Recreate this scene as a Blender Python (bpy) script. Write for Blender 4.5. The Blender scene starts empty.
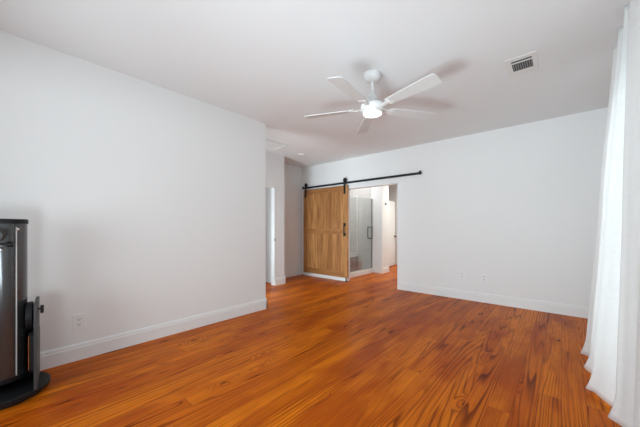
import bpy, bmesh, math, random
from mathutils import Vector, Matrix
random.seed(4)
C = bpy.context.scene.collection
S = bpy.context.scene
PI = math.pi

# ------------------------------------------------------------------ camera
cam_d = bpy.data.cameras.new('camera')
cam_d.sensor_width = 36.0
cam_d.lens = 278.0 / 640.0 * 36.0
cam_d.shift_y = 14.5 / 640.0
cam_d.clip_start = 0.02
cam = bpy.data.objects.new('camera', cam_d)
C.objects.link(cam)
cam.location = (0, 0, 1.195)
cam.rotation_euler = (PI / 2, 0, math.radians(41))
S.camera = cam

# ------------------------------------------------------------------ world, lights, exposure
S.view_settings.view_transform = 'Standard'
S.view_settings.look = 'None'
S.view_settings.gamma = 1.0
S.view_settings.exposure = 0.0
S.view_settings.use_curve_mapping = False

w = bpy.data.worlds.new('sky')
S.world = w
w.use_nodes = True
w.node_tree.nodes['Background'].inputs[0].default_value = (0.86, 0.93, 1.0, 1)
w.node_tree.nodes['Background'].inputs[1].default_value = 0.15


def area(name, loc, rot, sx, sy, power, col):
    d = bpy.data.lights.new(name, 'AREA')
    d.shape = 'RECTANGLE'
    d.size = sx
    d.size_y = sy
    d.energy = power
    d.color = col
    o = bpy.data.objects.new(name, d)
    C.objects.link(o)
    o.location = loc
    o.rotation_euler = rot
    return o


# daylight coming in at the window behind the curtains, and at the two windows of the wall behind the camera
area('daylight_side_window', (0.60, 3.05, 1.22), (0, PI / 2, 0), 2.1, 0.95, 18, (0.82, 0.945, 1.0))
area('daylight_rear_door', (-1.5, -3.2, 1.2), (PI / 2, 0, 0), 4.0, 2.0, 180, (0.82, 0.945, 1.0))
# the photographer's diffused flash low behind the camera, tilted up
area('flash', (-0.9, -0.45, 0.75), (PI - 0.95, 0, 0), 0.9, 0.5, 39, (0.80, 0.94, 1.0))
fl = area('far_ceiling_fill', (-1.2, -0.45, 0.6), (PI - 1.12, 0, 0), 0.9, 0.5, 7, (0.78, 0.94, 1.0))  # extra unseen light, put in to lift the far ceiling
fl.data.spread = math.radians(75)
hl = area('hall_fill', (-3.85, 1.3, 1.0), (PI / 2, 0, 0), 0.8, 1.5, 29, (0.78, 0.93, 1.0))  # added fill brightening the hall, whose end wall is solid
hl.data.spread = math.radians(110)
area('bathroom_lamp', (-2.7, 7.5, 2.50), (0, 0, 0), 1.2, 1.2, 38, (0.94, 0.96, 0.88))
area('shower_fill', (-4.2, 5.9, 2.70), (0, 0, 0), 1.0, 0.8, 15, (0.95, 0.97, 0.98))  # made-up overhead source that brightens the shower, no fixture
area('closet_fill', (-5.4, 3.0, 2.70), (0, 0, 0), 0.4, 0.4, 3.2, (1.0, 0.96, 0.94))  # unseen light added so the closet doorway is not dark


# ------------------------------------------------------------------ materials
def new_mat(name):
    m = bpy.data.materials.new(name)
    m.use_nodes = True
    nt = m.node_tree
    b = nt.nodes['Principled BSDF']
    return m, nt, b


def plain(name, col, rough=0.5, metal=0.0, spec=0.5, bump=0.0, scale=60.0, coat=0.0):
    m, nt, b = new_mat(name)
    b.inputs['Base Color'].default_value = (*col, 1)
    b.inputs['Roughness'].default_value = rough
    b.inputs['Metallic'].default_value = metal
    b.inputs['Specular IOR Level'].default_value = spec
    b.inputs['Coat Weight'].default_value = coat
    tc = nt.nodes.new('ShaderNodeTexCoord')
    n = nt.nodes.new('ShaderNodeTexNoise')
    n.inputs['Scale'].default_value = scale
    n.inputs['Detail'].default_value = 3
    nt.links.new(tc.outputs['Object'], n.inputs['Vector'])
    mx = nt.nodes.new('ShaderNodeMix')
    mx.data_type = 'RGBA'
    mx.inputs['A'].default_value = (*[c * 0.97 for c in col], 1)
    mx.inputs['B'].default_value = (*[min(1, c * 1.03) for c in col], 1)
    nt.links.new(n.outputs['Fac'], mx.inputs['Factor'])
    nt.links.new(mx.outputs['Result'], b.inputs['Base Color'])
    if bump:
        bp = nt.nodes.new('ShaderNodeBump')
        bp.inputs['Strength'].default_value = bump
        bp.inputs['Distance'].default_value = 0.002
        nt.links.new(n.outputs['Fac'], bp.inputs['Height'])
        nt.links.new(bp.outputs['Normal'], b.inputs['Normal'])
    return m


class NG:
    """small helper for building node graphs"""
    def __init__(self, nt):
        self.nt = nt

    def val(self, sock, v):
        if hasattr(v, 'is_output') or isinstance(v, bpy.types.NodeSocket):
            self.nt.links.new(v, sock)
        else:
            sock.default_value = v

    def math(self, op, a, b=None, c=None, clamp=False):
        n = self.nt.nodes.new('ShaderNodeMath')
        n.operation = op
        n.use_clamp = clamp
        self.val(n.inputs[0], a)
        if b is not None:
            self.val(n.inputs[1], b)
        if c is not None:
            self.val(n.inputs[2], c)
        return n.outputs[0]

    def comb(self, x, y, z):
        n = self.nt.nodes.new('ShaderNodeCombineXYZ')
        for i, v in enumerate((x, y, z)):
            self.val(n.inputs[i], v)
        return n.outputs[0]

    def white(self, vec):
        n = self.nt.nodes.new('ShaderNodeTexWhiteNoise')
        n.noise_dimensions = '3D'
        self.nt.links.new(vec, n.inputs['Vector'])
        return n.outputs['Value']

    def noise(self, vec, scale, detail=2.0, rough=0.5):
        n = self.nt.nodes.new('ShaderNodeTexNoise')
        n.inputs['Scale'].default_value = scale
        n.inputs['Detail'].default_value = detail
        n.inputs['Roughness'].default_value = rough
        self.nt.links.new(vec, n.inputs['Vector'])
        return n.outputs['Fac']

    def voronoi(self, vec, scale):
        n = self.nt.nodes.new('ShaderNodeTexVoronoi')
        n.inputs['Scale'].default_value = scale
        self.nt.links.new(vec, n.inputs['Vector'])
        return n.outputs['Distance'], n.outputs['Color']

    def mix(self, f, a, b, mode='MIX'):
        n = self.nt.nodes.new('ShaderNodeMix')
        n.data_type = 'RGBA'
        n.blend_type = mode
        self.val(n.inputs['Factor'], f)
        for k, v in (('A', a), ('B', b)):
            s = n.inputs[k]
            if isinstance(v, tuple):
                s.default_value = (*v, 1)
            else:
                self.nt.links.new(v, s)
        return n.outputs['Result']

    def ramp(self, f, lo, hi):
        n = self.nt.nodes.new('ShaderNodeMapRange')
        n.interpolation_type = 'SMOOTHSTEP'
        self.val(n.inputs['Value'], f)
        n.inputs['From Min'].default_value = lo
        n.inputs['From Max'].default_value = hi
        return n.outputs['Result']


def wood_field(g, X, Y, rnd, ring_freq, stretch, xscale, wob=0.9, wy=3.0, lin=22.0):
    """contours of a field stretched along Y: the arches and stripes of sawn pine; returns line mask 0..1"""
    off = g.math('MULTIPLY', rnd, 37.0)
    p = g.comb(g.math('MULTIPLY', X, xscale), g.math('ADD', g.math('MULTIPLY', Y, stretch), off), off)
    big = g.noise(p, 1.0, 1.0, 0.4)
    p2 = g.comb(g.math('MULTIPLY', X, xscale * 6), g.math('ADD', g.math('MULTIPLY', Y, stretch * wy), off), off)
    small = g.noise(p2, 1.0, 2.0, 0.5)
    f = g.math('ADD', g.math('MULTIPLY', big, ring_freq), g.math('MULTIPLY', small, wob))
    f = g.math('ADD', f, g.math('MULTIPLY', X, lin))
    return f


def floor_material():
    m, nt, b = new_mat('heart_pine_boards')
    g = NG(nt)
    tc = nt.nodes.new('ShaderNodeTexCoord')
    sp = nt.nodes.new('ShaderNodeSeparateXYZ')
    nt.links.new(tc.outputs['Object'], sp.inputs[0])
    X, Y = sp.outputs[0], sp.outputs[1]
    W, L = 0.125, 4.6
    u = g.math('DIVIDE', X, W)
    iu = g.math('FLOOR', u)
    fu = g.math('FRACT', u)
    r1 = g.white(g.comb(iu, 3.3, 1.7))
    v = g.math('DIVIDE', g.math('ADD', Y, g.math('MULTIPLY', r1, 20.0)), L)
    iv = g.math('FLOOR', v)
    fv = g.math('FRACT', v)
    rnd = g.white(g.comb(iu, iv, 5.1))
    rnd2 = g.white(g.comb(iu, iv, 9.7))
    # knots: sparse stretched cells
    kd, kc = g.voronoi(g.comb(g.math('MULTIPLY', X, 4.2), g.math('MULTIPLY', Y, 2.0), g.math('MULTIPLY', rnd, 9.0)), 1.0)
    sc = nt.nodes.new('ShaderNodeSeparateColor')
    nt.links.new(kc, sc.inputs[0])
    has = g.math('GREATER_THAN', sc.outputs[0], 0.45)
    knot = g.math('MULTIPLY', g.math('SUBTRACT', 1.0, g.ramp(kd, 0.035, 0.10)), has)
    halo = g.math('MULTIPLY', g.math('SUBTRACT', 1.0, g.ramp(kd, 0.05, 0.34)), has)
    f = wood_field(g, X, Y, rnd, 30.0, 0.16, 4.6, 0.45, 1.6, 16.0)
    f = g.math('ADD', f, g.math('MULTIPLY', halo, 2.6))
    s = g.math('FRACT', f)
    # a growth ring: pale early wood running into a dark late line, sharp on one side
    line = g.math('MULTIPLY', g.ramp(s, 0.52, 0.88), g.math('SUBTRACT', 1.0, g.ramp(s, 0.92, 1.0)))
    strong = g.math('MULTIPLY', g.ramp(g.noise(g.comb(g.math('MULTIPLY', X, 3.2), g.math('MULTIPLY', Y, 0.8), g.math('MULTIPLY', rnd, 9.0)), 1.0, 2.0), 0.22, 0.62), g.math('ADD', 0.55, g.math('MULTIPLY', rnd2, 0.6)))
    fine = g.noise(g.comb(g.math('MULTIPLY', X, 260.0), g.math('MULTIPLY', Y, 5.0), rnd), 1.0, 2.0, 0.6)
    base = g.mix(rnd2, FLOOR_A, FLOOR_B)
    blot = g.noise(g.comb(g.math('MULTIPLY', X, 3.0), g.math('MULTIPLY', Y, 1.0), rnd), 1.0, 3.0, 0.6)
    streak = g.noise(g.comb(g.math('MULTIPLY', X, 55.0), g.math('MULTIPLY', Y, 0.9), g.math('MULTIPLY', rnd, 7.0)), 1.0, 2.0, 0.6)
    base = g.mix(g.math('MULTIPLY', g.ramp(streak, 0.45, 0.72), 0.55), base, FLOOR_R)
    base = g.mix(g.math('MULTIPLY', g.ramp(blot, 0.42, 0.66), 0.75), base, FLOOR_R)
    col = g.mix(g.math('MULTIPLY', g.math('MULTIPLY', line, strong), 1.0, clamp=True), base, FLOOR_D)
    col = g.mix(g.math('MULTIPLY', g.ramp(fine, 0.42, 0.75), 0.32), col, FLOOR_D)
    col = g.mix(g.math('MULTIPLY', halo, 0.25), col, FLOOR_R)
    col = g.mix(g.math('MULTIPLY', knot, 0.85), col, (0.035, 0.010, 0.004))
    eu = g.math('MINIMUM', fu, g.math('SUBTRACT', 1.0, fu))
    ev = g.math('MULTIPLY', g.math('MINIMUM', fv, g.math('SUBTRACT', 1.0, fv)), L / W)
    seam = g.math('SUBTRACT', 1.0, g.ramp(g.math('MINIMUM', eu, ev), 0.004, 0.016))
    col = g.mix(g.math('MULTIPLY', seam, 0.55), col, (0.05, 0.012, 0.004))
    nt.links.new(col, b.inputs['Base Color'])
    b.inputs['Roughness'].default_value = 0.34
    b.inputs['Specular IOR Level'].default_value = 0.05
    b.inputs['Coat Weight'].default_value = 0.035
    b.inputs['Coat Roughness'].default_value = 0.16
    b.inputs['Specular Tint'].default_value = (1.0, 0.62, 0.30, 1)
    bp = nt.nodes.new('ShaderNodeBump')
    bp.inputs['Strength'].default_value = 0.25
    bp.inputs['Distance'].default_value = 0.002
    nt.links.new(g.math('SUBTRACT', 1.0, g.math('ADD', seam, g.math('MULTIPLY', line, 0.15))), bp.inputs['Height'])
    nt.links.new(bp.outputs['Normal'], b.inputs['Normal'])
    return m


FLOOR_A = (0.76, 0.200, 0.008)
FLOOR_B = (0.56, 0.118, 0.005)
FLOOR_R = (0.38, 0.055, 0.004)
FLOOR_D = (0.135, 0.018, 0.0015)


def door_wood(name, horizontal=False, a=(0.66, 0.32, 0.105), d=(0.24, 0.085, 0.018)):
    m, nt, b = new_mat(name)
    g = NG(nt)
    tc = nt.nodes.new('ShaderNodeTexCoord')
    sp = nt.nodes.new('ShaderNodeSeparateXYZ')
    nt.links.new(tc.outputs['Object'], sp.inputs[0])
    X, Z = sp.outputs[0], sp.outputs[2]
    if horizontal:
        X, Z = Z, X
    iu = g.math('FLOOR', g.math('DIVIDE', X, 0.13))
    rnd = g.white(g.comb(iu, 2.0, 4.0)) if not horizontal else g.white(g.comb(g.math('FLOOR', g.math('DIVIDE', X, 0.4)), 2.0, 4.0))
    f = wood_field(g, X, Z, rnd, 7.0, 0.35, 5.0)
    s = g.math('FRACT', f)
    line = g.math('MULTIPLY', g.ramp(s, 0.3, 0.92), g.math('SUBTRACT', 1.0, g.ramp(s, 0.93, 1.0)))
    kd, kc = g.voronoi(g.comb(g.math('MULTIPLY', X, 4.5), g.math('MULTIPLY', Z, 2.2), rnd), 1.0)
    sc = nt.nodes.new('ShaderNodeSeparateColor')
    nt.links.new(kc, sc.inputs[0])
    knot = g.math('MULTIPLY', g.math('SUBTRACT', 1.0, g.ramp(kd, 0.05, 0.15)), g.math('GREATER_THAN', sc.outputs[0], 0.35))
    blot = g.noise(g.comb(g.math('MULTIPLY', X, 22.0), g.math('MULTIPLY', Z, 1.6), g.math('MULTIPLY', rnd, 9.0)), 1.0, 3.0, 0.6)
    a = g.mix(g.ramp(blot, 0.32, 0.80), a, d)
    col = g.mix(g.math('MULTIPLY', line, 0.45), a, d)
    col = g.mix(g.math('MULTIPLY', rnd, 0.75), col, d)
    col = g.mix(g.math('MULTIPLY', knot, 0.7), col, (0.10, 0.04, 0.015))
    nt.links.new(col, b.inputs['Base Color'])
    b.inputs['Roughness'].default_value = 0.55
    return m


def curtain_material():
    m, nt, b = new_mat('white_linen')
    g = NG(nt)
    tc = nt.nodes.new('ShaderNodeTexCoord')
    sp = nt.nodes.new('ShaderNodeSeparateXYZ')
    nt.links.new(tc.outputs['UV'], sp.inputs[0])
    wv = g.noise(g.comb(g.math('MULTIPLY', sp.outputs[0], 420.0), g.math('MULTIPLY', sp.outputs[1], 18.0), 0.0), 1.0, 2.0)
    wh = g.noise(g.comb(g.math('MULTIPLY', sp.outputs[0], 14.0), g.math('MULTIPLY', sp.outputs[1], 600.0), 4.0), 1.0, 2.0)
    th = g.math('MULTIPLY', g.math('ADD', wv, wh), 0.5)
    col = g.mix(g.ramp(th, 0.35, 0.65), (0.90, 0.90, 0.895), (0.96, 0.96, 0.955))
    nt.nodes.remove(b)
    di = nt.nodes.new('ShaderNodeBsdfDiffuse')
    tr = nt.nodes.new('ShaderNodeBsdfTranslucent')
    nt.links.new(col, di.inputs['Color'])
    nt.links.new(col, tr.inputs['Color'])
    mx = nt.nodes.new('ShaderNodeMixShader')
    mx.inputs[0].default_value = 0.42
    nt.links.new(di.outputs[0], mx.inputs[1])
    nt.links.new(tr.outputs[0], mx.inputs[2])
    nt.links.new(mx.outputs[0], nt.nodes['Material Output'].inputs['Surface'])
    return m


def glass_material(name, tint, gloss=0.10):
    m, nt, b = new_mat(name)
    nt.nodes.remove(b)
    t = nt.nodes.new('ShaderNodeBsdfTransparent')
    t.inputs[0].default_value = (*tint, 1)
    gl = nt.nodes.new('ShaderNodeBsdfGlossy')
    gl.inputs['Roughness'].default_value = 0.02
    lw = nt.nodes.new('ShaderNodeLayerWeight')
    lw.inputs[0].default_value = 0.35
    mu = nt.nodes.new('ShaderNodeMath')
    mu.operation = 'MULTIPLY_ADD'
    nt.links.new(lw.outputs['Fresnel'], mu.inputs[0])
    mu.inputs[1].default_value = 0.13
    mu.inputs[2].default_value = gloss * 0.2
    mx = nt.nodes.new('ShaderNodeMixShader')
    nt.links.new(mu.outputs[0], mx.inputs[0])
    nt.links.new(t.outputs[0], mx.inputs[1])
    nt.links.new(gl.outputs[0], mx.inputs[2])
    nt.links.new(mx.outputs[0], nt.nodes['Material Output'].inputs['Surface'])
    return m


def emitter(name, col, strength):
    m, nt, b = new_mat(name)
    b.inputs['Base Color'].default_value = (0.9, 0.9, 0.9, 1)
    b.inputs['Emission Color'].default_value = (*col, 1)
    b.inputs['Emission Strength'].default_value = strength
    return m


def tile_material(name, col, size):
    m, nt, b = new_mat(name)
    tc = nt.nodes.new('ShaderNodeTexCoord')
    mp = nt.nodes.new('ShaderNodeMapping')
    mp.inputs['Rotation'].default_value = (PI / 2, 0, 0)
    br = nt.nodes.new('ShaderNodeTexBrick')
    br.inputs['Color1'].default_value = (*col, 1)
    br.inputs['Color2'].default_value = (*[c * 0.93 for c in col], 1)
    br.inputs['Mortar'].default_value = (*[c * 0.75 for c in col], 1)
    br.inputs['Scale'].default_value = 1.0
    br.inputs['Brick Width'].default_value = size * 2
    br.inputs['Row Height'].default_value = size
    br.inputs['Mortar Size'].default_value = 0.004
    nt.links.new(tc.outputs['Object'], mp.inputs[0])
    nt.links.new(mp.outputs[0], br.inputs['Vector'])
    nt.links.new(br.outputs['Color'], b.inputs['Base Color'])
    b.inputs['Roughness'].default_value = 0.3
    return m


M = dict(
    wall=plain('wall_paint', (0.84, 0.84, 0.835), 0.65, spec=0.25, bump=0.08, scale=220),
    ceiling=plain('ceiling_paint', (0.84, 0.857, 0.868), 0.9, spec=0.1, bump=0.08, scale=180),
    trim=plain('trim_paint', (0.84, 0.84, 0.835), 0.35),
    white=plain('white_plastic', (0.80, 0.80, 0.79), 0.4),
    fan=plain('fan_white', (0.80, 0.80, 0.79), 0.45),
    blade=plain('blade_white', (0.66, 0.66, 0.655), 0.5),
    slot=plain('outlet_slot', (0.10, 0.10, 0.10), 0.6),
    dark=plain('vent_dark', (0.06, 0.06, 0.06), 0.8),
    louver=plain('louver_grey', (0.30, 0.30, 0.30), 0.5),
    iron=plain('black_iron', (0.016, 0.016, 0.017), 0.42, metal=0.3),
    blackp=plain('black_laminate', (0.011, 0.011, 0.012), 0.5, spec=0.25),
    greyp=plain('grey_board_edge', (0.040, 0.042, 0.044), 0.5),
    tube=plain('gunmetal_paint', (0.065, 0.067, 0.070), 0.24, metal=0.6, coat=0.5),
    tube_in=plain('tube_black', (0.01, 0.01, 0.01), 0.9),
    chrome=plain('chrome', (0.75, 0.75, 0.76), 0.15, metal=1.0),
    nickel=plain('brushed_nickel', (0.30, 0.29, 0.28), 0.35, metal=0.9),
    dnickel=plain('dark_nickel', (0.10, 0.10, 0.10), 0.4, metal=0.5),
    floor=floor_material(),
    dwood=door_wood('barn_wood_boards'),
    swood=door_wood('barn_wood_stile', a=(0.58, 0.28, 0.09), d=(0.28, 0.11, 0.026)),
    rwood=door_wood('barn_wood_rail', True, a=(0.50, 0.225, 0.07), d=(0.24, 0.09, 0.022)),
    curtain=curtain_material(),
    glass=glass_material('shower_glass', (0.90, 0.915, 0.91), 0.3),
    pane=glass_material('window_glass', (0.97, 0.98, 0.98)),
    lamp=emitter('lamp_lens', (1.0, 0.95, 0.86), 6.0),
    tile=tile_material('shower_tile', (0.66, 0.64, 0.62), 0.3),
    bench=tile_material('bench_tile', (0.40, 0.40, 0.40), 0.1),
)


# ------------------------------------------------------------------ mesh helpers
def bx(bm, x0, x1, y0, y1, z0, z1, bev=0.0, mat=None):
    vs = [bm.verts.new(p) for p in ((x0, y0, z0), (x1, y0, z0), (x1, y1, z0), (x0, y1, z0),
                                    (x0, y0, z1), (x1, y0, z1), (x1, y1, z1), (x0, y1, z1))]
    fs = [bm.faces.new([vs[i] for i in q]) for q in
          ((3, 2, 1, 0), (4, 5, 6, 7), (0, 1, 5, 4), (1, 2, 6, 5), (2, 3, 7, 6), (3, 0, 4, 7))]
    if mat is not None:
        bmesh.ops.transform(bm, matrix=mat, verts=vs)
    if bev:
        es = list({e for f in fs for e in f.edges})
        bmesh.ops.bevel(bm, geom=es, offset=bev, segments=2, affect='EDGES', profile=0.5)


def lathe(bm, prof, seg=32, axis='Z', origin=(0, 0, 0), close=True):
    """prof: list of (r, h) revolved around an axis; caps where r == 0"""
    o = Vector(origin)

    def pt(r, h, a):
        c, s = math.cos(a) * r, math.sin(a) * r
        if axis == 'Z':
            return o + Vector((c, s, h))
        if axis == 'Y':
            return o + Vector((s, h, c))
        return o + Vector((h, c, s))
    rings = []
    for r, h in prof:
        if r < 1e-6:
            rings.append([bm.verts.new(pt(0, h, 0))])
        else:
            rings.append([bm.verts.new(pt(r, h, 2 * PI * i / seg)) for i in range(seg)])
    for a, b in zip(rings[:-1], rings[1:]):
        for i in range(seg):
            j = (i + 1) % seg
            if len(a) == 1 and len(b) == 1:
                continue
            if len(a) == 1:
                bm.faces.new((a[0], b[j], b[i]))
            elif len(b) == 1:
                bm.faces.new((a[i], a[j], b[0]))
            else:
                bm.faces.new((a[i], a[j], b[j], b[i]))


def cyl(bm, r, h0, h1, axis='Z', origin=(0, 0, 0), seg=24, bev=0.0):
    b = min(bev, r * 0.5, abs(h1 - h0) * 0.45)
    if b:
        prof = [(0, h0), (r - b, h0), (r, h0 + b), (r, h1 - b), (r - b, h1), (0, h1)]
    else:
        prof = [(0, h0), (r, h0), (r, h1), (0, h1)]
    lathe(bm, prof, seg, axis, origin)


def tube(bm, pts, r, seg=10):
    pts = [Vector(p) for p in pts]
    rings = []
    up = Vector((0.31, 0.21, 0.93))
    for i, p in enumerate(pts):
        d = (pts[min(i + 1, len(pts) - 1)] - pts[max(i - 1, 0)]).normalized()
        a = d.cross(up).normalized()
        b = d.cross(a).normalized()
        rings.append([bm.verts.new(p + (a * math.cos(t) + b * math.sin(t)) * r)
                      for t in [2 * PI * k / seg for k in range(seg)]])
    for a, b in zip(rings[:-1], rings[1:]):
        for k in range(seg):
            bm.faces.new((a[k], a[(k + 1) % seg], b[(k + 1) % seg], b[k]))
    bm.faces.new(rings[0][::-1])
    bm.faces.new(rings[-1])


def obj(name, bm, mat, parent=None, smooth=False):
    bmesh.ops.recalc_face_normals(bm, faces=bm.faces)
    me = bpy.data.meshes.new(name)
    bm.to_mesh(me)
    bm.free()
    me.materials.append(mat)
    o = bpy.data.objects.new(name, me)
    C.objects.link(o)
    if parent:
        o.parent = parent
    if smooth:
        me.polygons.foreach_set('use_smooth', [True] * len(me.polygons))
        try:
            me.set_sharp_from_angle(angle=math.radians(38))
        except Exception:
            pass
    return o


def one(name, mat, parent=None, boxes=(), bev=0.0, smooth=False):
    bm = bmesh.new()
    for b in boxes:
        bx(bm, *b, bev=bev)
    return obj(name, bm, mat, parent, smooth)


def tag(o, label, cat, group=None):
    o['label'] = label
    o['category'] = cat
    if group:
        o['group'] = group
    return o


def thing(name, label, cat, loc=(0, 0, 0), rotz=0.0, group=None):
    o = bpy.data.objects.new(name, None)
    C.objects.link(o)
    o.empty_display_size = 0.1
    o.location = loc
    o.rotation_euler = (0, 0, rotz)
    return tag(o, label, cat, group)


def struct(name, mat, boxes, bev=0.0, parent=None):
    o = one(name, mat, parent, boxes, bev)
    if parent is None:
        o['kind'] = 'structure'
    return o


# ------------------------------------------------------------------ the setting
CH = 2.74
XL, XR, YB, YR = -3.31, 0.47, 5.10, -0.60
struct('floor', M['floor'], [(-6.6, 1.0, -1.0, 9.2, -0.1, 0)])
struct('ceiling', M['ceiling'], [(-6.6, 1.0, -1.0, 9.2, CH, CH + 0.12)])
struct('wall_left', M['wall'], [(XL - 0.12, XL, YR - 0.12, 2.58, 0, CH)])
OX0, OX1, OZ = -3.65, -2.415, 2.08
struct('wall_back', M['wall'], [(-5.2, OX0, YB, YB + 0.12, 0, CH), (OX1, XR + 0.16, YB, YB + 0.12, 0, CH),
                                (OX0, OX1, YB, YB + 0.12, OZ, CH)])
# wall with the window behind the curtains
WY0, WY1, WZ1 = 2.50, 3.58, 2.27
struct('wall_right', M['wall'], [(XR, XR + 0.14, YR - 0.12, WY0, 0, CH), (XR, XR + 0.14, WY1, YB, 0, CH),
                                 (XR, XR + 0.14, WY0, WY1, WZ1, CH)])
# wall behind the camera with its opening
struct('wall_rear', M['wall'], [(XL, -2.95, YR - 0.12, YR, 0, CH), (-0.05, XR, YR - 0.12, YR, 0, CH),
                                (-2.95, -0.05, YR - 0.12, YR, 2.30, CH)])
# the hall past the end of the left wall
XA, YA = -4.50, 4.01
DY0, DY1 = 2.95, 3.75
struct('wall_hall', M['wall'], [(XA - 0.10, XA, 1.2, DY0, 0, CH), (XA - 0.10, XA, DY1, YA, 0, CH),
                                (XA - 0.10, XA, DY0, DY1, 2.05, CH)])
struct('wall_niche', M['wall'], [(-5.16, -5.04, YA - 0.1, YB, 0, CH), (-5.04, XA - 0.10, YA - 0.10, YA, 0, CH)])
struct('wall_hall_end', M['wall'], [(XA - 0.10, XL - 0.12, 1.08, 1.2, 0, CH)])
struct('wall_closet', M['wall'], [(-6.2, XA - 0.10, 3.88, 3.91, 0, CH), (-6.2, -6.1, 2.2, 3.88, 0, CH),
                                  (-6.1, XA - 0.10, 2.1, 2.2, 0, CH)])
# bathroom
struct('floor_shower', M['tile'], [(-5.04, -3.915, YB + 0.12, 6.58, 0, 0.03)])
struct('wall_shower', M['tile'], [(-5.06, -3.885, 6.58, 6.60, 0, CH), (-5.06, -5.04, 5.22, 6.58, 0, CH)])
struct('wall_bath_stub', M['wall'], [(-5.2, -3.556, 6.60, 6.94, 0, CH), (-3.885, -3.556, 6.58, 6.60, 0, CH)])
struct('wall_bath_far', M['wall'], [(-5.6, -1.4, 8.5, 8.6, 0, CH)])
struct('wall_bath_left', M['wall'], [(-5.6, -5.5, 6.94, 8.5, 0, CH), (-5.5, -5.2, 6.94, 7.0, 0, CH)])
struct('wall_bath_right', M['wall'], [(-1.5, -1.4, YB + 0.12, 8.5, 0, CH)])


def baseboard(name, runs):
    """runs: (x0, y0, x1, y1, nx, ny) along a wall face whose normal is (nx, ny)"""
    bm = bmesh.new()
    prof = [(0, 0), (0.017, 0), (0.017, 0.112), (0.0125, 0.118), (0.0125, 0.133), (0.007, 0.146), (0, 0.150)]
    for x0, y0, x1, y1, nx, ny in runs:
        ends = []
        for x, y in ((x0, y0), (x1, y1)):
            ends.append([bm.verts.new((x + nx * d, y + ny * d, z)) for d, z in prof])
        n = len(prof)
        for i in range(n):
            j = (i + 1) % n
            bm.faces.new((ends[0][i], ends[0][j], ends[1][j], ends[1][i]))
        bm.faces.new(ends[0][::-1])
        bm.faces.new(ends[1])
    o = obj(name, bm, M['trim'])
    o['kind'] = 'structure'
    return o


baseboard('baseboard_left', [(XL, YR, XL, 2.597, 1, 0), (XL - 0.12, 2.58, XL + 0.017, 2.58, 0, 1)])
baseboard('baseboard_back', [(-5.04, YB, OX0, YB, 0, -1), (OX1, YB, XR, YB, 0, -1)])
baseboard('baseboard_right', [(XR, WY1 + 0.1, XR, YB, 1 * -1, 0)])
baseboard('baseboard_hall', [(XA, DY1, XA, YA + 0.017, 1, 0), (XA, 1.2, XA, DY0, 1, 0), (-5.04, YA, XA, YA, 0, 1)])
baseboard('baseboard_niche', [(-5.04, YA, -5.04, YB, 1, 0)])
baseboard('baseboard_closet', [(-6.1, 3.88, XA - 0.10, 3.88, 0, -1)])
baseboard('baseboard_bath', [(-3.81, 6.58, -3.539, 6.58, 0, -1), (-3.556, 6.58, -3.556, 6.94, 1, 0),
                             (-5.5, 8.5, -1.5, 8.5, 0, -1), (-1.5, YB + 0.12, -1.5, 8.5, -1, 0)])
# shower kerb
struct('trim_1', M['trim'], [(-3.915, -3.81, YB + 0.12, 6.58, 0, 0.12)], bev=0.006)
# hall doorway jamb liner
struct('trim_2', M['trim'], [(XA - 0.101, XA + 0.002, DY1 - 0.016, DY1, 0, 2.05), (XA - 0.101, XA + 0.002, DY0, DY0 + 0.016, 0, 2.05),
                             (XA - 0.101, XA + 0.002, DY0, DY1, 2.034, 2.05)])
# jamb liner of the opening beside the barn door
struct('trim_3', M['trim'], [(OX0, OX0 + 0.012, YB - 0.001, YB + 0.121, 0, OZ), (OX1 - 0.012, OX1, YB - 0.001, YB + 0.121, 0, OZ),
                             (OX0, OX1, YB - 0.001, YB + 0.121, OZ - 0.012, OZ)])

# window behind the curtains
win = bpy.data.objects.new('window_1', None)
C.objects.link(win)
win['kind'] = 'structure'
bs = []
xw0, xw1 = XR + 0.03, XR + 0.09
for y in (WY0, WY1 - 0.08):
    bs.append((xw0, xw1, y, y + 0.08, 0.02, WZ1))
bs += [(xw0, xw1, WY0, WY1, WZ1 - 0.08, WZ1), (xw0, xw1, WY0, WY1, 0.0, 0.12)]
one('window_frame', M['trim'], win, bs)
one('pane', M['pane'], win, [(XR + 0.055, XR + 0.06, WY0 + 0.06, WY1 - 0.06, 0.1, WZ1 - 0.06)])


# ------------------------------------------------------------------ barn door and its track
DX0, DX1, DZ0, DZ1 = -4.93, -3.575, 0.085, 2.145
YF = 5.035
door = thing('barn_door', 'tan wooden sliding barn door hanging from a black track', 'barn door', (DX0, YF, 0))


def dl(x0, x1, y0, y1, z0, z1):      # door-local boxes
    return (x0 - DX0, x1 - DX0, y0 - YF, y1 - YF, z0, z1)


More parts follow.
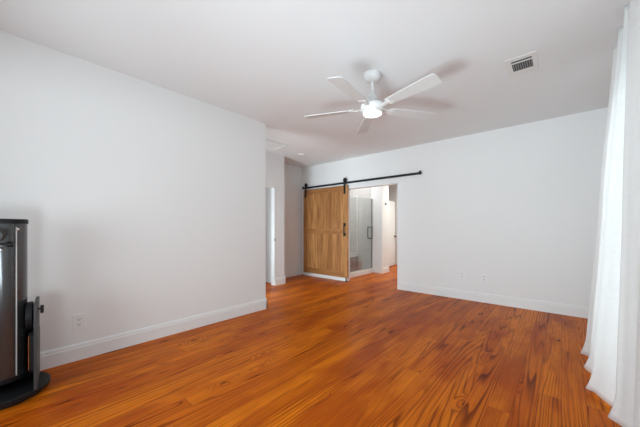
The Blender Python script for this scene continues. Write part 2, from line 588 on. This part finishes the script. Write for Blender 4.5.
bm = bmesh.new()
n = 9
xa, xb = DX0 + 0.10, DX1 - 0.12
for i in range(n):
    a = xa + (xb - xa) * i / n
    b = xa + (xb - xa) * (i + 1) / n
    bx(bm, *dl(a + 0.0012, b - 0.0012, YF + 0.010, YF + 0.036, DZ0 + 0.08, DZ1 - 0.08), bev=0.003)
obj('board_panel', bm, M['dwood'], door)
one('stile', M['swood'], door, [dl(DX0, xa, YF, YF + 0.042, DZ0, DZ1)], bev=0.002)
one('stile', M['swood'], door, [dl(xb, DX1, YF, YF + 0.042, DZ0, DZ1)], bev=0.002)
for z0, z1 in ((DZ1 - 0.13, DZ1), (1.06, 1.18), (DZ0, DZ0 + 0.13)):
    one('rail', M['rwood'], door, [dl(xa + 0.001, xb - 0.001, YF, YF + 0.042, z0, z1)], bev=0.002)
for xc in (DX0 + 0.075, DX1 - 0.075):
    st = one('hanger_strap', M['iron'], door, [dl(xc - 0.027, xc + 0.027, YF - 0.008, YF - 0.001, 1.955, 2.315)], bev=0.002)
    bm = bmesh.new()
    lathe(bm, [(0, 0), (0.045, 0), (0.045, 0.004), (0.041, 0.005), (0.041, 0.015), (0.045, 0.016), (0.045, 0.021), (0, 0.021)],
          28, 'Y', (xc - DX0, 0.0, 2.265))
    obj('wheel', bm, M['iron'], st, True)
    bm = bmesh.new()
    for z in (2.00, 2.09, 2.265):
        cyl(bm, 0.011, -0.015, -0.007, 'Y', (xc - DX0, 0, z), 6)
    obj('bolt_heads', bm, M['iron'], st)
hd = one('pull_handle', M['iron'], door, [dl(DX1 - 0.077, DX1 - 0.053, YF - 0.050, YF - 0.040, 1.01, 1.31),
                                          dl(DX1 - 0.077, DX1 - 0.053, YF - 0.042, YF - 0.004, 1.04, 1.06),
                                          dl(DX1 - 0.077, DX1 - 0.053, YF - 0.042, YF - 0.004, 1.26, 1.28)], bev=0.003)
one('handle_plate', M['iron'], hd, [dl(DX1 - 0.085, DX1 - 0.045, YF - 0.005, YF + 0.0, 1.015, 1.085),
                                    dl(DX1 - 0.085, DX1 - 0.045, YF - 0.005, YF + 0.0, 1.235, 1.305)], bev=0.002)

tr = thing('sliding_door_track', 'long black flat steel track along the wall above the doorway', 'door track', (-4.98, 5.06, 2.2))
bm = bmesh.new()
bx(bm, 0, 3.05, -0.020, -0.012, -0.022, 0.022, bev=0.002)
obj('rail', bm, M['iron'], tr)
for i in range(6):
    bm = bmesh.new()
    xx = 0.10 + i * 0.57
    cyl(bm, 0.012, -0.012, 0.040, 'Y', (xx, 0, 0), 14)
    cyl(bm, 0.011, -0.028, -0.020, 'Y', (xx, 0, 0), 6)
    obj('standoff', bm, M['iron'], tr, True)
for xx in (0.008, 3.005):
    one('end_stop', M['iron'], tr, [(xx, xx + 0.035, -0.028, -0.006, -0.026, 0.045)], bev=0.004)

g = thing('door_guide', 'small black floor guide under the corner of the barn door', 'floor guide', (-3.605, 5.055, 0))
one('base_plate', M['blackp'], g, [(-0.022, 0.022, -0.045, 0.03, 0, 0.006)], bev=0.001)
one('guide_post', M['blackp'], g, [(-0.012, 0.012, -0.034, -0.024, 0.005, 0.10)], bev=0.002)

# ------------------------------------------------------------------ ceiling fan
fx, fy = -1.435, 2.455
fan = thing('ceiling_fan', 'white five blade ceiling fan with a lit round lamp', 'ceiling fan', (fx, fy, CH))
bm = bmesh.new()
lathe(bm, [(0, 0), (0.084, 0), (0.086, -0.010), (0.082, -0.034), (0.064, -0.062), (0.030, -0.078), (0, -0.079)], 40)
obj('canopy', bm, M['fan'], fan, True)
bm = bmesh.new()
cyl(bm, 0.0125, -0.215, -0.078, seg=20)
obj('downrod', bm, M['fan'], fan, True)
bm = bmesh.new()
lathe(bm, [(0, -0.170), (0.020, -0.170), (0.028, -0.195), (0.046, -0.230), (0.056, -0.248), (0.056, -0.254), (0.050, -0.257), (0.058, -0.262), (0.058, -0.286), (0.050, -0.292), (0, -0.292)], 36)
obj('coupling_cover', bm, M['blade'], fan, True)
bm = bmesh.new()
lathe(bm, [(0, -0.292), (0.060, -0.292), (0.106, -0.306), (0.116, -0.318), (0.116, -0.356), (0.110, -0.368), (0.098, -0.374), (0, -0.374)], 44)
obj('motor_housing', bm, M['fan'], fan, True)
bm = bmesh.new()
lathe(bm, [(0.086, -0.372), (0.098, -0.372), (0.101, -0.386), (0.098, -0.399), (0.092, -0.401), (0.086, -0.396)], 44)
lr = obj('lamp_ring', bm, M['fan'], fan, True)
bm = bmesh.new()
lathe(bm, [(0, -0.376), (0.0862, -0.376), (0.0862, -0.398), (0.080, -0.406), (0.058, -0.414), (0.03, -0.418), (0, -0.419)], 40)
obj('lamp_lens', bm, M['lamp'], fan, True)
FAN_A = 59
for k in range(5):
    ang = math.radians(FAN_A + 72 * k)
    R = Matrix.Rotation(ang, 4, 'Z') @ Matrix.Translation((0, 0, -0.345)) @ Matrix.Rotation(math.radians(-12), 4, 'X')
    bm = bmesh.new()
    top = []
    out = [(0.19, 0.044), (0.30, 0.052), (0.45, 0.060), (0.60, 0.067), (0.690, 0.070), (0.708, 0.064), (0.715, 0.048)]
    pts = [(x, h) for x, h in out] + [(x, -h) for x, h in reversed(out)]
    up = [bm.verts.new(R @ Vector((x, y, 0.004))) for x, y in pts]
    dn = [bm.verts.new(R @ Vector((x, y, -0.004))) for x, y in pts]
    bm.faces.new(up)
    bm.faces.new(dn[::-1])
    for i in range(len(pts)):
        j = (i + 1) % len(pts)
        bm.faces.new((up[i], dn[i], dn[j], up[j]))
    bl = obj('blade', bm, M['blade'], fan)
    bm = bmesh.new()
    bx(bm, 0.10, 0.235, -0.020, 0.020, -0.011, -0.004, bev=0.002, mat=R)
    bx(bm, 0.205, 0.235, -0.040, 0.040, -0.010, -0.004, bev=0.002, mat=R)
    obj('blade_arm', bm, M['fan'], bl)

# ------------------------------------------------------------------ ceiling fittings
v = thing('air_vent', 'white ceiling air register with dark louvred slots', 'air vent', (-0.29, 3.25, CH))
bm = bmesh.new()
for b in ((-0.115, -0.068, -0.185, 0.19), (0.088, 0.125, -0.185, 0.19), (-0.068, 0.088, -0.185, -0.126), (-0.068, 0.088, 0.082, 0.19),
          (-0.068, 0.088, -0.094, -0.074)):
    bx(bm, b[0], b[1], b[2], b[3], -0.004, 0)
obj('frame', bm, M['white'], v)
one('backing', M['dark'], v, [(-0.068, 0.088, -0.126, 0.082, -0.0015, 0)])
for i in range(9):
    xx = -0.060 + i * 0.0172
    one('louver', M['louver'], v, [(xx, xx + 0.006, -0.074, 0.082, -0.0035, -0.0016)])

hp = thing('attic_hatch', 'white framed attic hatch in the hall ceiling', 'hatch', (-4.13, 3.1, CH))
one('panel', M['ceiling'], hp, [(-0.24, 0.24, -0.38, 0.38, -0.008, 0)])
one('frame', M['trim'], hp, [(-0.27, -0.24, -0.41, 0.41, -0.018, 0), (0.24, 0.27, -0.41, 0.41, -0.018, 0),
                             (-0.24, 0.24, -0.41, -0.38, -0.018, 0), (-0.24, 0.24, 0.38, 0.41, -0.018, 0)])
sd = thing('smoke_alarm', 'small white smoke alarm on the ceiling beyond the attic hatch', 'smoke alarm', (-4.13, 4.15, CH))
bm = bmesh.new()
lathe(bm, [(0, 0), (0.072, 0), (0.072, -0.008), (0.066, -0.020), (0.050, -0.025), (0, -0.025)], 32)
obj('body', bm, M['white'], sd, True)
bm = bmesh.new()
cyl(bm, 0.018, -0.027, -0.0245, seg=20, origin=(0.02, 0, 0))
obj('button', bm, M['trim'], sd, True)


# ------------------------------------------------------------------ outlets
def outlet(label, loc, rotz, kind='outlet', plate=(0.076, 0.122)):
    """faces local -Y"""
    t = thing('wall_outlet', label, 'outlet', loc, rotz, 'white wall plates')
    w_, h_ = plate[0] / 2, plate[1] / 2
    one('cover_plate', M['trim'], t, [(-w_, w_, -0.006, 0, -h_, h_)], bev=0.002)
    for s in (-1, 1):
        bm = bmesh.new()
        bx(bm, -0.017, 0.017, -0.0085, -0.0055, s * 0.024 - 0.015, s * 0.024 + 0.015, bev=0.001)
        r = obj('receptacle', bm, M['white'], t)
        one('slots', M['slot'], r, [(-0.008, -0.0055, -0.0092, -0.0084, s * 0.024 - 0.002, s * 0.024 + 0.008),
                                    (0.0055, 0.008, -0.0092, -0.0084, s * 0.024 - 0.002, s * 0.024 + 0.008),
                                    (-0.003, 0.003, -0.0092, -0.0084, s * 0.024 - 0.011, s * 0.024 - 0.005)])
    return t


outlet('white outlet low on the left wall beside the telescope', (XL, 0.47, 0.345), PI / 2, plate=(0.088, 0.132))
outlet('white outlet on the long end wall, the one nearer the barn door', (-1.266, YB, 0.405), 0)
outlet('white outlet on the long end wall, the one nearer the curtains', (-0.94, YB, 0.392), 0)
outlet('white outlet low on the recessed hall wall left of the barn door', (-5.04, 4.12, 0.46), PI / 2)

# ------------------------------------------------------------------ telescope
T = thing('telescope', 'upright grey metallic telescope tube on a round black base', 'telescope', (-2.98, 0.015, 0), math.radians(-6.0))
bm = bmesh.new()
cyl(bm, 0.205, 0.0, 0.022, seg=64, bev=0.003)
obj('ground_board', bm, M['blackp'], T, True)
bm = bmesh.new()
cyl(bm, 0.240, 0.030, 0.060, seg=72, bev=0.004)
cyl(bm, 0.03, 0.020, 0.032, seg=20)
obj('turntable', bm, M['blackp'], T, True)
TR = 0.118
bm = bmesh.new()
lathe(bm, [(TR - 0.004, 0.155), (TR, 0.155), (TR, 1.250), (TR - 0.004, 1.250), (TR - 0.004, 0.155)], 72)
tb = obj('tube', bm, M['tube'], T, True)
bm = bmesh.new()
lathe(bm, [(TR - 0.012, 1.225), (TR + 0.004, 1.225), (TR + 0.005, 1.250), (TR + 0.001, 1.258), (TR - 0.012, 1.258), (TR - 0.012, 1.225)], 72)
obj('end_ring', bm, M['blackp'], tb, True)
bm = bmesh.new()
lathe(bm, [(0, 0.125), (TR - 0.004, 0.125), (TR + 0.004, 0.132), (TR + 0.004, 0.160), (TR - 0.006, 0.160), (0, 0.157)], 72)
obj('mirror_cell', bm, M['blackp'], tb, True)


def on_tube(deg, r=TR):
    a = math.radians(deg)
    return r * math.cos(a), r * math.sin(a)


sx, sy = on_tube(36, TR + 0.0005)
bm = bmesh.new()
bx(bm, -0.001, 0.001, -0.003, 0.003, 0.165, 1.20, mat=Matrix.Translation((sx, sy, 0)) @ Matrix.Rotation(math.radians(36), 4, 'Z'))
obj('seam', bm, M['white'], tb)
sx, sy = on_tube(40)
bm = bmesh.new()
for z in (1.185,):
    lathe(bm, [(0, -0.002), (0.009, -0.002), (0.010, 0.006), (0.006, 0.010), (0, 0.011)], 16, 'X', (sx, sy, z))
obj('screw', bm, M['chrome'], tb, True)
# focuser pointing at the room, with its knob, and the finder shoe
a = -4.0
Rf = Matrix.Rotation(math.radians(a), 4, 'Z')
fo = None
bm = bmesh.new()
bx(bm, TR - 0.008, TR + 0.014, -0.052, 0.052, 1.085, 1.195, bev=0.004, mat=Rf)
lathe(bm, [(0, 0.0), (0.040, 0.0), (0.040, 0.055), (0.034, 0.058), (0.034, 0.105), (0.038, 0.107), (0.038, 0.130), (0.028, 0.130), (0.028, 0.110), (0, 0.110)],
      32, 'X', (TR + 0.012, -0.016, 1.145))
fo = obj('focuser', bm, M['greyp'], T, True)
bm = bmesh.new()
cyl(bm, 0.018, 0.030, 0.062, 'Y', (TR + 0.045, 0.0, 1.085), 20, bev=0.003)
cyl(bm, 0.005, -0.062, 0.040, 'Y', (TR + 0.045, 0.0, 1.085), 12)
obj('focus_knob', bm, M['blackp'], fo, True)
bm = bmesh.new()
tube(bm, [(TR + 0.05, -0.055, 1.078), (TR + 0.05, -0.02, 1.062), (TR + 0.05, 0.01, 1.046)], 0.006, 12)
obj('lock_lever', bm, M['chrome'], fo, True)
for s in (1, -1):
    yb0, yb1 = (0.158, 0.176) if s > 0 else (-0.176, -0.158)
    bm = bmesh.new()
    bx(bm, -0.17, 0.175, yb0, yb1, 0.058, 0.42, bev=0.002)
    bx(bm, -0.11, 0.175, yb0, yb1, 0.42, 0.665, bev=0.002)
    sb = obj('side_board', bm, M['greyp'], T)
    bm = bmesh.new()
    cyl(bm, 0.098, TR - 0.004 if s > 0 else -(TR + 0.030), TR + 0.030 if s > 0 else -(TR - 0.004), 'Y', (0.02, 0, 0.555), 44, bev=0.004)
    cyl(bm, 0.03, TR + 0.02 if s > 0 else -0.160, 0.160 if s > 0 else -(TR + 0.02), 'Y', (0.02, 0, 0.555), 24)
    obj('altitude_bearing', bm, M['blackp'], T, True)
    bm = bmesh.new()
    if s > 0:
        cyl(bm, 0.006, 0.174, 0.190, 'Y', (0.10, 0, 0.610), 12)
        cyl(bm, 0.030, 0.188, 0.206, 'Y', (0.10, 0, 0.605), 20, bev=0.004)
    else:
        cyl(bm, 0.006, -0.190, -0.174, 'Y', (0.10, 0, 0.610), 12)
        cyl(bm, 0.030, -0.206, -0.188, 'Y', (0.10, 0, 0.605), 20, bev=0.004)
    obj('tension_knob', bm, M['blackp'], sb, True)
one('front_board', M['blackp'], T, [(-0.17, -0.15, -0.157, 0.157, 0.058, 0.42)], bev=0.002)
one('bearing_bracket', M['blackp'], T, [(0.03, 0.12, 0.128, 0.1575, 0.18, 0.43)], bev=0.002)
one('bracket_strip', M['chrome'], T, [(0.1205, 0.1225, 0.1285, 0.1315, 0.19, 0.43)])


# ------------------------------------------------------------------ curtains
def curtain(name, label, rows, nu, nfold, rng, ztop=2.733):
    """rows: (t, y0, y1, x, amplitude) from top (t=0) to bottom (t=1); fold phase so u=0 bulges into the room"""
    rnd = random.Random(rng)
    ph = [rnd.uniform(0, 6.28) for _ in range(6)]
    bm = bmesh.new()
    uvl = bm.loops.layers.uv.new('UVMap')
    nt_ = 60
    grid = []
    for k in range(nt_ + 1):
        t = k / nt_
        for a, b in zip(rows[:-1], rows[1:]):
            if a[0] <= t <= b[0] + 1e-9:
                q = (t - a[0]) / (b[0] - a[0])
                q = q * q * (3 - 2 * q) * 0.4 + q * 0.6
                y0, y1, x, am = [a[i] + (b[i] - a[i]) * q for i in (1, 2, 3, 4)]
                break
        row = []
        for i in range(nu + 1):
            u = i / nu
            c = math.cos(2 * PI * nfold * u + 0.5 * math.sin(3 * t + ph[0]) * u)
            c2 = math.cos(2 * PI * nfold * 2.6 * u + ph[1] + 1.2 * t)
            c3 = math.cos(2 * PI * nfold * 5.3 * u + ph[2] - 2.0 * t)
            xx = x - am * c - am * 0.05 * c2 * (0.3 + 0.7 * t) - am * 0.04 * c3
            yy = y0 + (y1 - y0) * u + am * 0.35 * math.sin(4 * PI * nfold * u)
            zz = ztop * (1 - t) + 0.003
            if t > 0.93:
                e = (t - 0.93) / 0.07
                xx -= 0.035 * e * e * (0.5 + 0.5 * math.cos(2 * PI * nfold * u + 0.4))
                zz += 0.012 * e * (1 + math.sin(2 * PI * nfold * 1.7 * u + ph[3]))
            row.append(bm.verts.new((xx, yy, zz)))
        grid.append(row)
    for k in range(nt_):
        for i in range(nu):
            f = bm.faces.new((grid[k][i], grid[k][i + 1], grid[k + 1][i + 1], grid[k + 1][i]))
            for lp, (uu, vv) in zip(f.loops, ((i, k), (i + 1, k), (i + 1, k + 1), (i, k + 1))):
                lp[uvl].uv = (uu / nu, 1 - vv / nt_)
    o = obj(name, bm, M['curtain'], None, False)
    o.data.polygons.foreach_set('use_smooth', [True] * len(o.data.polygons))
    so = o.modifiers.new('thickness', 'SOLIDIFY')
    so.thickness = 0.002
    so.offset = 0
    tag(o, label, 'curtain', 'white curtains on the window wall')
    return o


curtain('window_curtain', 'far white curtain panel, pleated and flaring out over the floor near the corner',
        [(0, 3.42, 2.70, 0.386, 0.056), (0.5, 3.50, 2.66, 0.310, 0.065), (1.0, 3.62, 2.62, 0.250, 0.080)], 150, 2.5, 3)
curtain('window_curtain', 'near white curtain panel hanging flat at the edge of the view',
        [(0, 2.52, 0.9, 0.355, 0.040), (0.5, 2.50, 0.9, 0.325, 0.040), (1.0, 2.52, 0.9, 0.300, 0.045)], 150, 3, 8)

# ------------------------------------------------------------------ shower and bathroom
sh = thing('shower_screen', 'clear glass shower screen with dark pull behind the doorway', 'shower screen', (-3.86, 5.22, 0.12))
one('fixed_panel', M['glass'], sh, [(-0.005, 0.005, 0.005, 0.60, 0.0, 1.85)])
dr = one('glass_door', M['glass'], sh, [(-0.005, 0.005, 0.606, 1.335, 0.008, 1.85)])
bm = bmesh.new()
for q in (1, -1):
    tube(bm, [(q * 0.004, 1.25, 0.80), (q * 0.058, 1.25, 0.80), (q * 0.065, 1.25, 0.81), (q * 0.065, 1.25, 1.09), (q * 0.058, 1.25, 1.10), (q * 0.004, 1.25, 1.10)], 0.012, 12)
obj('pull_handle', bm, M['dnickel'], dr, True)
one('edge_channel', M['nickel'], sh, [(-0.010, 0.010, 1.336, 1.358, 0.0, 1.86)])
one('sill_channel', M['nickel'], sh, [(-0.009, 0.009, 0.0, 1.336, 0.0, 0.010)])
b = thing('shower_bench', 'grey tiled bench inside the glass shower', 'bench', (-4.6, 6.38, 0.03))
one('seat_block', M['bench'], b, [(-0.43, 0.30, -0.18, 0.198, 0, 0.37)])
one('seat_slab', M['trim'], b, [(-0.43, 0.31, -0.20, 0.198, 0.37, 0.40)], bev=0.003)
fr = thing('shower_wall_panel', 'pale framed panel on the wall above the shower bench', 'wall panel', (-4.6, 6.58, 0.45))
one('panel', M['tile'], fr, [(-0.40, 0.25, -0.006, 0, 0.02, 1.62)])
one('frame', M['trim'], fr, [(-0.42, -0.38, -0.02, 0, 0, 1.64), (0.25, 0.30, -0.02, 0, 0, 1.64), (-0.38, 0.25, -0.02, 0, 0, 0.05), (-0.38, 0.25, -0.02, 0, 1.60, 1.64)])
hk = thing('robe_hook', 'small dark robe hook on the white pillar beyond the shower', 'hook', (-3.556, 6.76, 1.84))
bm = bmesh.new()
bx(bm, 0, 0.008, -0.022, 0.022, -0.025, 0.03, bev=0.002)
obj('mount_plate', bm, M['iron'], hk)
bm = bmesh.new()
tube(bm, [(0.004, 0, 0.005), (0.03, 0, -0.012), (0.045, 0, -0.010), (0.052, 0, 0.01)], 0.007, 10)
obj('prong', bm, M['iron'], hk, True)

# door leaf standing open in the far bathroom
d2 = bpy.data.objects.new('door_1', None)
C.objects.link(d2)
d2['kind'] = 'structure'
d2.location = (-3.98, 7.60, 0)
d2.rotation_euler = (0, 0, math.radians(6.0))
bm = bmesh.new()
bx(bm, -0.035, 0, 0, 0.76, 0.012, 2.04, bev=0.002)
for y0, y1, z0, z1 in ((0.11, 0.65, 0.20, 0.85), (0.11, 0.65, 1.0, 1.92)):
    bx(bm, -0.001, 0.006, y0, y1, z0, z1, bev=0.005)
obj('door_leaf', bm, M['trim'], d2)
bm = bmesh.new()
cyl(bm, 0.028, 0, 0.006, 'X', (0, 0.70, 0.93), 20)
cyl(bm, 0.009, 0.005, 0.04, 'X', (0, 0.70, 0.93), 14)
lathe(bm, [(0, 0.035), (0.02, 0.037), (0.028, 0.050), (0.024, 0.066), (0, 0.070)], 20, 'X', (0, 0.70, 0.93))
obj('door_knob', bm, M['iron'], d2, True)
# strike plate on the hall doorway jamb
lt = thing('strike_plate', 'small dark metal strike plate on the hall doorway jamb', 'strike plate', (XA + 0.002, DY1 - 0.008, 0.95))
one('plate', M['nickel'], lt, [(0, 0.004, -0.012, 0.012, -0.03, 0.03)], bev=0.001)
bm = bmesh.new()
cyl(bm, 0.005, 0.003, 0.006, 'X', (0, 0, 0), 12)
obj('lip', bm, M['iron'], lt)
